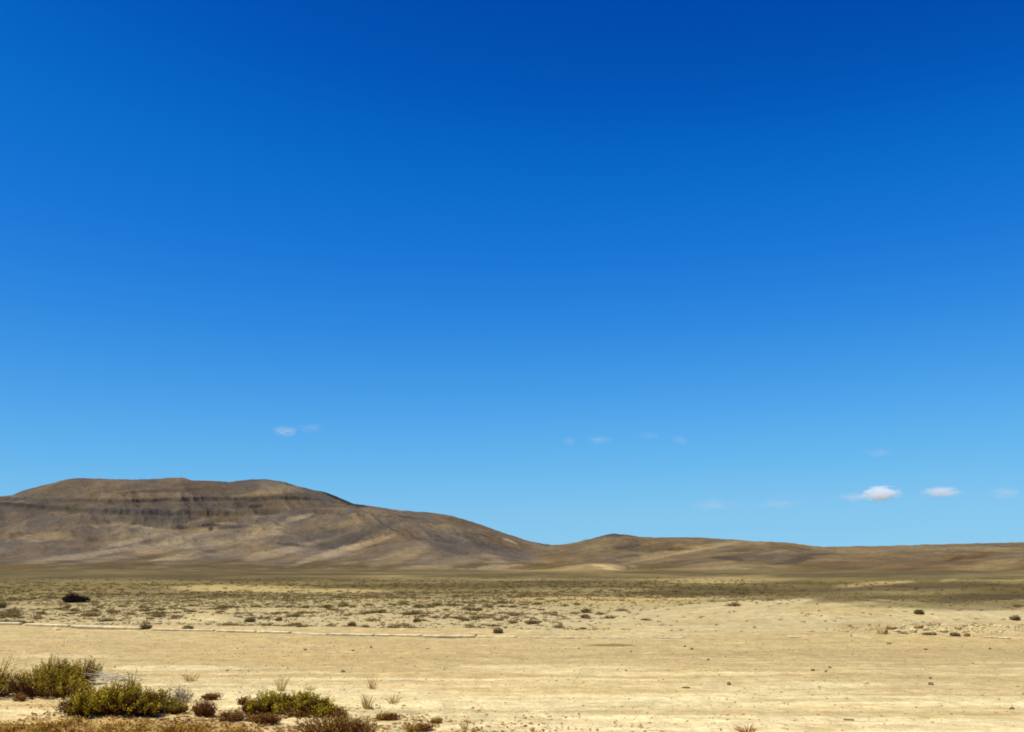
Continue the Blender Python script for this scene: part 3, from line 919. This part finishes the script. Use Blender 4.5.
ang = np.radians(29.5)
N = 48000
u = rng.random(N)
rr = np.sqrt(24.5 ** 2 + u * (230 ** 2 - 24.5 ** 2))
aa = rng.uniform(-math.radians(41), math.radians(41), N)
X, Y = rr * np.sin(aa), rr * np.cos(aa)
keep = rng.random(N) < cover(X, Y) * np.where(rr < 65, .95, .62 * smooth(190, 70, rr))
# keep clear of the hand placed things
X, Y, rr, aa = X[keep], Y[keep], rr[keep], aa[keep]
Z = ground_h(X, Y)
order = np.argsort(rr + np.where(np.abs(aa) < math.radians(27.6), 0, 1000))      # those in the picture first
X, Y, Z, rr = X[order], Y[order], Z[order], rr[order]
NEAR = 284
for i in range(min(NEAR, len(X))):
    o = bpy.data.objects.new('scrub_bush', var_mesh[int(rng.integers(len(var_mesh)))])
    s = rng.uniform(.35, .8) if rng.random() < .85 else rng.uniform(.8, 1.15)
    o.location = (X[i], Y[i], Z[i] - .01)
    o.rotation_euler = (0, 0, rng.random() * 6.283)
    o.scale = (s, s, s * rng.uniform(.45, .8))
    COL.objects.link(o)
    tag(o, 'small grey green scrub bush on the speckled soil beyond the kerb', 'scrub bush', 'scrub bushes scattered beyond the kerb')
# the rest, farther off: one mass nobody could count
Vs, Cs = [], []
for i in range(NEAR, len(X)):
    me = var_mesh[int(rng.integers(len(var_mesh)))]
    n = len(me.vertices)
    if not hasattr(build_ground, 'cache'):
        build_ground.cache = {}
    if me.name not in build_ground.cache:
        co = np.empty(n * 3, np.float32)
        me.vertices.foreach_get('co', co)
        cc = np.empty(n * 4, np.float32)
        me.color_attributes['col'].data.foreach_get('color', cc)
        build_ground.cache[me.name] = (co.reshape(-1, 4, 3), cc.reshape(-1, 4, 4)[:, :, :3])
    co, cc = build_ground.cache[me.name]
    m = 150 if rr[i] < 45 else (80 if rr[i] < 70 else 34)
    pick = rng.choice(len(co), m, replace=False)
    grow = (630 / m / 2.5) ** .42 if m < 250 else 1
    q = co[pick].astype(float)
    mid = q.mean(1, keepdims=True)
    q = mid + (q - mid) * max(1, grow)
    a = rng.random() * 6.283
    s = rng.uniform(.35, .95) * (1.0 if rr[i] < 70 else 1.1)
    R2 = np.array(((math.cos(a), -math.sin(a), 0), (math.sin(a), math.cos(a), 0), (0, 0, rng.uniform(.45, .75))))
    q = q @ R2.T * s + np.array((X[i], Y[i], Z[i]))
    Vs.append(q.reshape(-1, 3))
    Cs.append(cc[pick].reshape(-1, 3) * rng.uniform(.8, 1.2) * (np.array((1.0, 1.0, 1.0)) if rr[i] < 60 else np.array((.92, .83, .74))))
n_s = 30000
r_s = np.sqrt(25.0 ** 2 + rng.random(n_s) * (75 ** 2 - 25.0 ** 2))
a_s = rng.uniform(-math.radians(38), math.radians(38), n_s)
xs, ys = r_s * np.sin(a_s), r_s * np.cos(a_s)
kp = rng.random(n_s) < np.clip(cover(xs, ys) * 1.2 + .10 * smooth(0, 1, ys - kerb_y(xs)), 0, 1)
xs, ys = xs[kp], ys[kp]
zs = ground_h(xs, ys)
for i in range(len(xs)):
    co, cc = list(build_ground.cache.values())[int(rng.integers(len(build_ground.cache)))]
    pick = rng.choice(len(co), 26, replace=False)
    q = co[pick].astype(float)
    mid = q.mean(1, keepdims=True)
    s = rng.uniform(.12, .38)
    q = mid * s + (q - mid) * .75
    q[..., 2] = np.abs(q[..., 2]) * .8
    Vs.append((q + np.array((xs[i], ys[i], zs[i]))).reshape(-1, 3))
    Cs.append(cc[pick].reshape(-1, 3) * rng.uniform(.7, 1.3))
V = np.concatenate(Vs)
o = mesh_from('scrubland', V, np.arange(len(V)).reshape(-1, 4), M_LEAF, None, np.concatenate(Cs))
tag(o, 'countless low scrub bushes covering the far plain', 'scrub', None, 'stuff')

# a few bushes that stand out on the plain
BLACK = [(.012, .009, .006), (.022, .015, .010), (.032, .023, .014)]
shrub('dark_bush', 'nearly black mound-shaped bush standing out on the pale plain at the left', 75, 602.5, 24, 8.5, BLACK, 90, 420, 12, cat='bush',
      lobes=[(-.14, 0, .34, .35, 1.0), (.24, 0, .28, .3, .62), (.42, 0, .12, .2, .4)], llen=.07, lw=.035, leaf_lo=.0)
GR2 = [(.11, .078, .024), (.17, .13, .036), (.23, .182, .055)]
for i, (lb, cx, cy, w, h, pal) in enumerate([
        ('dark green bush on the far plain, right of the picture centre', 586, 613, 18, 8, GR2),
        ('flat grey green bush below the dark green bush right of centre', 585, 618, 15, 5, GREYGREEN),
        ('long flat grey bush on the pale ground left of the dark green one', 533, 624, 24, 5, GREYGREEN),
        ('dark bush behind the rubble at the right', 919, 614, 14, 7, GR2),
        ('grey green bush near the right picture edge behind the bank', 1015, 620, 16, 6, GREYGREEN),
        ('dark bush right beside the sandy hummock beyond the kerb', 250, 622, 17, 7, GREYGREEN),
        ('grey bush growing in the gap between kerb stones at the left', 145, 629, 20, 7, GREYGREEN),
        ('grey bush leaning on the thin kerb stone', 187, 630, 18, 6, GREYGREEN),
        ('green bush just behind the long kerb stones left of centre', 352, 626, 14, 6, GREYGREEN),
        ('small bush behind the kerb near a pale hummock', 279, 621, 9, 5, GREYGREEN),
        ('green bush beside the middle kerb stones', 417, 622, 11, 6, GREYGREEN),
        ('pale green bush behind the kerb at the picture centre', 498, 633, 14, 7, GREYGREEN),
        ('grey green bush cut by the left picture edge on the plain', 2, 608, 14, 12, GREYGREEN)]):
    shrub('plain_bush', lb, cx, cy, w * .55, h * .5, pal, 500 + i, 110, 12, cat='bush', llen=.045, lw=.022, leaf_lo=.05, group='bushes that stand out on the plain')


# ------------------------------------------------------------------ kerb stones
def kerb(label, x0, y0, x1, y1, hpx, seed, up=0.0):
    """a long weathered kerb stone seen from pixel (x0,y0) to (x1,y1) along its foot"""
    a = np.array(gpt(x0, y0))
    b = np.array(gpt(x1, y1))
    d = b - a
    Ln = math.hypot(d[0], d[1])
    s = math.hypot((a[0] + b[0]) / 2, (a[1] + b[1]) / 2) / F
    H = hpx * s
    H *= .68
    Wd = .15
    rg = np.random.default_rng(seed)
    n = max(8, int(Ln / .05))
    # rounded section, chipped along its length
    sec = np.array([(-.10, -.06), (-.5, .46), (-.5, .90), (-.43, 1.0), (.43, 1.0), (.5, .90), (.5, .46), (.10, -.06)])
    V = []
    for i in range(n + 1):
        t = i / n
        chip = 1 - .10 * max(0, float(fbm(t * Ln * 2.2, seed, 3, seed))) - (.18 if rg.random() < .05 else 0)
        end = 1 - .12 * (max(0, .04 - t) / .04 + max(0, t - .96) / .04)
        for k, (w_, h_) in enumerate(sec):
            jj = rg.normal(0, .004, 2)
            V.append((t * Ln - Ln / 2, w_ * Wd * end + jj[0], (h_ * H * chip * end if h_ > 0 else h_) + up + jj[1] * .6))
    Fc = []
    for i in range(n):
        for k in range(8):
            k2 = (k + 1) % 8
            Fc.append((i * 8 + k, i * 8 + k2, (i + 1) * 8 + k2, (i + 1) * 8 + k))
    e = n * 8
    Fc += [(0, 7, 6, 1), (1, 6, 5, 2), (2, 5, 4, 3), (e, e + 1, e + 6, e + 7), (e + 1, e + 2, e + 5, e + 6), (e + 2, e + 3, e + 4, e + 5)]
    o = mesh_from('kerb_stone', V, Fc, M_KERB)
    m = (a + b) / 2
    o.location = m
    o.rotation_euler = (0, -math.atan2(d[2], Ln), math.atan2(d[1], d[0]))
    tag(o, label, 'kerb stone', 'kerb stones along the far side of the track')
    return o


for i, (lb, *q) in enumerate([
        ('white kerb stone cut by the left picture edge', -14, 624.5, 21, 625, 3.4),
        ('white kerb stone second from the left picture edge', 26, 625.5, 69, 627, 3.0),
        ('long white kerb stone, the longest clear one in the left part', 72, 627.6, 141, 629.6, 3.4),
        ('thin half buried kerb stone right of the longest one', 151, 630, 214, 631.2, 2.0),
        ('bright white kerb stone, first after the half buried thin one', 217, 631.8, 256, 632.6, 2.6),
        ('bright white kerb stone left of the pale hummock, short', 258, 632.6, 290, 633.4, 2.6),
        ('low worn kerb stone half sunk in soil between two white pairs, left of centre', 293, 633.6, 328, 635, 1.7),
        ('white kerb stone, left one of the pair left of the picture centre', 330, 635.0, 374, 636, 2.6),
        ('white kerb stone, right one of the pair left of the picture centre', 377, 636, 421, 636.6, 2.8),
        ('raised kerb stone with a dark shadow under its front at the picture centre', 424, 637.2, 475, 637.4, 3.0),
        ('white kerb stone just right of the raised one at the picture centre', 477, 637.3, 516, 637.5, 2.2),
        ('low buried pale kerb stone right of centre', 530, 637.6, 590, 637.8, 1.2),
        ('long low buried pale kerb stone before the pale bank', 596, 637.8, 684, 638, 1.0),
        ('pale slab on the soil in front of the spoil bank', 788, 637.4, 800, 637.4, 1.6),
        ('grey white kerb stone lying alone near the right picture edge', 982, 637.6, 1010, 638.6, 1.6)]):
    kerb(lb, *q, 700 + i)


# ------------------------------------------------------------------ stones
def rock_mesh(seed, sx=1, sy=.8, sz=.7, sub=2):
    import bmesh
    bm = bmesh.new()
    bmesh.ops.create_icosphere(bm, subdivisions=sub, radius=.5)
    rg = np.random.default_rng(seed)
    pl = rg.normal(size=(7, 3))
    pl /= np.linalg.norm(pl, axis=1, keepdims=True)
    of = rg.uniform(.28, .44, 7)
    for v in bm.verts:
        p = np.array(v.co)
        for n, d in zip(pl, of):
            q = p @ n - d
            if q > 0:
                p = p - n * q * .9
        p = p + rg.normal(0, .012, 3)
        v.co = (p[0] * sx, p[1] * sy, p[2] * sz)
    me = bpy.data.meshes.new('stone')
    bm.to_mesh(me)
    bm.free()
    return me


def stone(name, label, cx, cy, w, h, mat, seed, group=None, cat='stone'):
    x, y, z = gpt(cx, cy)
    s = math.hypot(math.hypot(x, y), EYE) / F * (.62 if mat is M_STONE else .85)
    me = rock_mesh(seed, 1.15 * w * s, 1.0 * w * s, 1.35 * h * s)
    me.materials.append(mat)
    o = bpy.data.objects.new(name, me)
    o.location = (x, y, z + .3 * h * s)
    o.rotation_euler = (0, 0, random.uniform(-.3, .3))
    COL.objects.link(o)
    tag(o, label, cat, group)
    return o


G1 = 'dark stones lying on the track'
for i, (lb, cx, cy, w, h) in enumerate([
        ('largest dark stone on the track, in the right half', 729, 685, 7, 5),
        ('dark stone, left of a close pair near the far edge of the track', 685, 647, 4, 3),
        ('dark stone, right of a close pair near the far edge of the track', 692, 649.5, 5, 3),
        ('dark stone below and right of the close pair', 708, 660, 4, 3),
        ('dark stone, left of the loose group of three on the right', 813, 671, 6, 4),
        ('dark stone, upper right of the loose group of three on the right', 830, 668, 5, 3),
        ('dark stone, lower of the loose group of three on the right', 826, 672, 4, 3),
        ('dark stone at the right with a smaller stone just behind it', 931, 685, 7, 5),
        ('small dark stone just behind a bigger one at the right', 930, 679, 4, 4),
        ('dark stone on the track above the oval green shrub', 343, 672, 6, 4),
        ('small dark flat stone on the track left of the oval shrub', 227, 671, 5, 2.5),
        ('dark stone near the kerb left of centre, right of a flat one', 371, 648, 3.5, 3.5),
        ('flat dark stone near the kerb left of centre', 353, 651, 6, 2.5),
        ('flat dark stone left of the other stones near the kerb', 305, 650, 5, 2.5),
        ('long flat brown stone in the middle of the pale track', 686, 688, 12, 2.4),
        ('flat dark stone near the right picture edge on the pale track', 1012, 709, 7, 3),
        ('thin flat stone half buried in the sand at the lower right', 848, 720, 16, 2),
        ('small dark stone in the middle of the track at the picture centre', 626, 671, 3, 3),
        ('small stone on the track right of centre under the grey patch', 631, 652, 3, 2.5),
        ('small stone on the track left end of the grey patch', 579, 649, 3, 3),
        ('small stone on the far edge of the track at the right', 990, 649, 4, 2.5),
        ('small dark stone on the kerb line at the picture centre', 476, 636, 3, 3.5),
        ('dark crumb on the track beside the tan strip, centre left', 428, 649, 3.5, 2),
        ('small dark stone low in the rubble foreground, right', 926, 650, 5, 2.5),
        ('small dark stone at the left end of the right bank', 889, 644, 6, 2.5)]):
    stone('stone', lb, cx, cy, w, h, M_STONE, 800 + i, G1)
stone('stone', 'small pale greenish white stone on the track at the right', 866, 684, 5, 3, M_PALE, 850)
stone('stone', 'pale stone at the left end of the thin kerb stone', 56, 630, 8, 3, M_PALE, 851)
stone('stone', 'white pebble on the soil left of the rubble heap', 850, 636, 4, 3, M_PALE, 852)
# the rubble heap at the right
rub = [(883, 634, 11, 7, 'B'), (891, 629, 10, 5, 'B'), (904, 627.5, 9, 4, 'P'), (919, 628, 9, 4, 'B'), (926, 630, 7, 4, 'P'), (935, 625.5, 10, 4, 'B'),
       (946, 627, 8, 4, 'P'), (955, 636, 13, 6, 'D'), (967, 636, 9, 4, 'D'), (930, 635, 22, 4, 'D'), (903, 634, 14, 3.5, 'D'), (944, 632, 9, 4, 'P'),
       (913, 632.5, 8, 4, 'P'), (958, 629, 7, 3, 'B'), (897, 632, 7, 3, 'P'), (966, 632, 6, 3, 'P')]
RL = ['tall brown block at the left end of the rubble heap', 'brown block behind the left end of the rubble heap', 'pale block at the back of the rubble heap, left',
      'brown stone at the back middle of the rubble heap', 'pale stone in the middle of the rubble heap', 'flat reddish stone topmost on the rubble heap',
      'pale stone at the top right of the rubble heap', 'dark block at the front right of the rubble heap', 'small dark block at the right end of the rubble heap',
      'long dark slab at the front middle of the rubble heap', 'dark slab at the front left of the rubble heap', 'pale stone above the dark front block of the rubble heap',
      'pale stone between the two dark slabs of the rubble heap', 'small brown stone at the upper right of the rubble heap',
      'small pale stone beside the tall brown block', 'small pale stone at the right end of the rubble heap']
for i, ((cx, cy, w, h, k), lb) in enumerate(zip(rub, RL)):
    stone('rubble_stone', lb, cx, cy, w * 1.05, h * 1.1, {'B': M_BROWN, 'P': M_PALE, 'D': M_STONE}[k], 900 + i, 'stones of the rubble heap')

# plant litter and crumbs lying on the sand round the shrubs: nobody could count it
n = 10000
lx = np.concatenate([rng.normal(-3.4, 1.6, n // 2), rng.normal(-4.6, 1.5, n // 4), rng.normal(-1.8, 1.5, n - n // 2 - n // 4)])
ly = np.concatenate([rng.normal(11.2, .8, n // 2), rng.normal(10.6, .4, n // 4), rng.normal(10.8, .7, n - n // 2 - n // 4)])
kp = fbm(lx * 1.3, ly * 1.8, 3, 91) + .25 * rng.normal(size=n) > -.05
lx, ly = lx[kp], ly[kp]
n = len(lx)
la = rng.random(n) * 6.283
ll, lw_ = rng.uniform(.012, .05, n), rng.uniform(.006, .016, n)
lz = ground_h(lx, ly) + .006
dx, dy = np.cos(la), np.sin(la)
up_ = rng.uniform(.002, .022, n)
V = np.stack([np.stack([lx - dx * ll, ly - dy * ll, lz], -1), np.stack([lx - dy * lw_, ly + dx * lw_, lz + up_], -1),
              np.stack([lx + dx * ll, ly + dy * ll, lz + up_ * .5], -1), np.stack([lx + dy * lw_, ly - dx * lw_, lz], -1)], 1).reshape(-1, 3)
lp = np.array([(.30, .15, .035), (.42, .25, .06), (.20, .085, .03), (.46, .32, .12)])
lc = lp[rng.integers(0, 4, n)] * rng.uniform(.8, 1.2, n)[:, None]
o = mesh_from('plant_litter', V, np.arange(n * 4).reshape(n, 4), M_LEAF, None, np.repeat(lc, 4, 0))
tag(o, 'dry ochre plant litter strewn on the pale sand around the shrubs', 'plant litter', None, 'stuff')

# gravel: far too many pebbles to count
pm = rock_mesh(5, sub=1)
pc = np.array([v.co[:] for v in pm.vertices])
pf = np.array([p.vertices[:] for p in pm.polygons])
n = 24000
r_ = np.where(rng.random(n) < .4, np.sqrt(8.5 ** 2 + rng.random(n) * (44 ** 2 - 8.5 ** 2)), rng.uniform(8.5, 30, n))
a_ = rng.uniform(-ang, ang, n)
gx, gy = r_ * np.sin(a_), r_ * np.cos(a_)
m_ = 500
gx[:m_] = rng.normal(11.6, 1.25, m_)
gy[:m_] = rng.normal(27.6, .55, m_)
sz = rng.lognormal(math.log(.011), .5, n) * (1 + r_ / 40)
sz[:m_] = rng.lognormal(math.log(.055), .4, m_)
sz = np.minimum(sz, np.where(np.arange(n) < m_, .14, .05))
gz = ground_h(gx, gy)
rot = rng.random(n) * 6.283
P = pc[None] * sz[:, None, None] * np.array((1, 1, .7))
Vx = P[..., 0] * np.cos(rot)[:, None] - P[..., 1] * np.sin(rot)[:, None] + gx[:, None]
Vy = P[..., 0] * np.sin(rot)[:, None] + P[..., 1] * np.cos(rot)[:, None] + gy[:, None]
Vz = P[..., 2] + (gz + sz * .15)[:, None]
V = np.stack([Vx, Vy, Vz], -1).reshape(-1, 3)
Fc = (pf[None] + (np.arange(n) * len(pc))[:, None, None]).reshape(-1, 3)
pick_ = rng.random(n)[:, None]
gc = np.where(pick_ < .52, np.array((.64, .51, .25)), np.where(pick_ < .94, np.array((.46, .33, .14)), np.array((.27, .185, .085)))) * rng.uniform(.7, 1.25, n)[:, None]
o = mesh_from('gravel', V, Fc, mat_attr('gravel_stone'), None, np.repeat(gc, len(pc), 0))
tag(o, 'fine gravel strewn over the sandy track', 'gravel', None, 'stuff')
bpy.data.meshes.remove(pm)


# ------------------------------------------------------------------ clouds
def mat_cloud(name, dens, seed):
    nt = NT(name)
    nt.t.nodes.remove(nt.b)
    tc = nt.n('ShaderNodeTexCoord')
    nz = nt.n('ShaderNodeTexNoise')
    nz.inputs['Scale'].default_value = 2.4
    nz.inputs['Detail'].default_value = 5
    nz.inputs['Roughness'].default_value = .6
    mp = nt.n('ShaderNodeMapping')
    mp.inputs['Location'].default_value = (seed * 3.1, seed * 1.7, 0)
    nt.l(tc.outputs['Object'], mp.inputs['Vector'])
    nt.l(mp.outputs['Vector'], nz.inputs['Vector'])
    ln = nt.n('ShaderNodeVectorMath', operation='LENGTH')
    nt.l(tc.outputs['Object'], ln.inputs[0])
    rad = nt.ramp(ln.outputs['Value'], 0.0, 1.0, 1.0, 0.0)
    d = nt.math('ADD', rad, nt.ramp(nz.outputs['Fac'], .2, .8, -.75, .45))
    d = nt.ramp(d, .05, .6, 0, dens)
    vol = nt.n('ShaderNodeVolumePrincipled')
    vol.inputs['Color'].default_value = (.975, .99, 1, 1)
    vol.inputs['Anisotropy'].default_value = -.1
    nt.l(d, vol.inputs['Density'])
    nt.l(vol.outputs[0], nt.out.inputs['Volume'])
    return nt.m


def cloud(label, px, py, w, h, dens, seed):
    import bmesh
    D = 16000.0
    az, te = px_dir(px, py)
    s = D / F
    bm = bmesh.new()
    bmesh.ops.create_icosphere(bm, subdivisions=3, radius=1.0)
    me = bpy.data.meshes.new('cloud')
    bm.to_mesh(me)
    bm.free()
    me.materials.append(mat_cloud('cloud_vapour', dens, seed))
    o = bpy.data.objects.new('cloud', me)
    o.location = (D * math.sin(az), D * math.cos(az), EYE + D * float(te))
    o.rotation_euler = (0, 0, -float(az))
    o.scale = (w * s / 2, w * s / 3, h * s / 2)
    COL.objects.link(o)
    tag(o, label, 'cloud', 'small clouds low over the hills')


for i, (lb, *q) in enumerate([
        ('brightest small white cloud low in the sky at the right', 881, 494, 42, 18, .013),
        ('small white cloud, second brightest, right of the brightest one', 941, 492, 44, 13, .006),
        ('faint small cloud at the right picture edge', 1005, 493, 32, 14, .0018),
        ('faint wisp just left of the brightest cloud', 856, 497, 44, 11, .0016),
        ('long faint wisp well left of the bright clouds', 780, 504, 56, 12, .0006),
        ('broad faint wisp low above the middle of the right hills', 713, 505, 60, 15, .0006),
        ('tiny faint cloud high above the brightest cloud', 879, 453, 30, 11, .0009),
        ('small faint cloud above the flat-topped hill at the left', 285, 431, 34, 14, .0022),
        ('very faint wisp right of the small cloud above the hill', 311, 428, 34, 12, .0008),
        ('tiny faint cloud, left of a pair above the picture centre', 570, 441, 20, 12, .0013),
        ('tiny faint cloud, right of a pair above the picture centre', 600, 440, 34, 11, .0010),
        ('faint wisp right of the pair of tiny clouds', 650, 436, 26, 10, .0008),
        ('faint wisp farthest right in the row above the picture centre', 680, 440, 24, 14, .0009)]):
    cloud(lb, *q, i + 1)

# ------------------------------------------------------------------ sky, sun, camera
w = bpy.data.worlds.new('World')
sc.world = w
w.use_nodes = True
nt = w.node_tree
bg = nt.nodes['Background']
sky = nt.nodes.new('ShaderNodeTexSky')
sky.sky_type = 'NISHITA'
sky.sun_disc = False
sky.sun_elevation = math.radians(SUN_EL)
sky.sun_rotation = math.radians(SUN_AZ)
sky.altitude = 1500
sky.air_density = 1.0
sky.dust_density = 0.4
sky.ozone_density = 6.0
# the deep polarised blue of this sky: a contrast curve per channel
EXPO = 0.2
sep = nt.nodes.new('ShaderNodeSeparateColor')
com = nt.nodes.new('ShaderNodeCombineColor')
nt.links.new(sky.outputs[0], sep.inputs[0])
CURVES = (((0, 0), (.064, 0.0), (.078, .001), (.090, .003), (.113, .013), (.185, .072), (.260, .132), (.40, .225), (.52, .26), (1, .38)),
          ((0, 0), (.1165, .050), (.145, .086), (.168, .135), (.212, .194), (.330, .350), (.432, .455), (.568, .545), (.65, .58), (1, .68)),
          ((0, 0), (.256, .36), (.305, .455), (.345, .555), (.412, .675), (.562, .800), (.642, .838), (.70, .85), (1, .93)))
for ch, pts in enumerate(CURVES):
    p = nt.nodes.new('ShaderNodeMath')
    p.operation = 'MULTIPLY'
    p.inputs[1].default_value = 0.1
    nt.links.new(sep.outputs[ch], p.inputs[0])
    fc = nt.nodes.new('ShaderNodeFloatCurve')
    cv = fc.mapping.curves[0]
    for k, (px_, py_) in enumerate(pts):
        if k == 0:
            cv.points[0].location = (px_, py_)
        elif k == len(pts) - 1:
            cv.points[1 if len(cv.points) == 2 else len(cv.points) - 1].location = (px_, py_)
        else:
            cv.points.new(px_, py_)
    for pt in cv.points:
        pt.handle_type = 'AUTO_CLAMPED'
    fc.mapping.update()
    nt.links.new(p.outputs[0], fc.inputs['Value'])
    q = nt.nodes.new('ShaderNodeMath')
    q.operation = 'MULTIPLY'
    q.inputs[1].default_value = 10.0 / 2 ** EXPO
    nt.links.new(fc.outputs[0], q.inputs[0])
    nt.links.new(q.outputs[0], com.inputs[ch])
nt.links.new(com.outputs[0], bg.inputs[0])
bg.inputs[1].default_value = 0.1

sd = bpy.data.lights.new('sun', 'SUN')
sd.energy = 5.0
sd.angle = math.radians(0.53)
sd.color = (1.0, 0.94, 0.80)
so = bpy.data.objects.new('sun', sd)
COL.objects.link(so)
a, e = math.radians(SUN_AZ), math.radians(SUN_EL)
from mathutils import Vector
dirv = Vector((math.sin(a) * math.cos(e), math.cos(a) * math.cos(e), math.sin(e)))
so.rotation_euler = dirv.to_track_quat('Z', 'Y').to_euler()
so.location = (0, 0, 50)

cam = bpy.data.cameras.new('camera')
cam.sensor_width = 36
cam.lens = F / 1024 * 36
cam.clip_end = 80000
co = bpy.data.objects.new('camera', cam)
co.location = (0, 0, EYE)
co.rotation_euler = (math.radians(90) + PITCH, 0, 0)
COL.objects.link(co)
sc.camera = co

vs = sc.view_settings
vs.view_transform = 'Standard'
vs.look = 'None'
vs.gamma = 1
vs.use_curve_mapping = False
vs.exposure = EXPO
sc.cycles.filter_width = 1.8
sc.cycles.use_denoising = True
sc.cycles.volume_max_steps = 128
sc.cycles.volume_bounces = 16
sc.cycles.max_bounces = 16
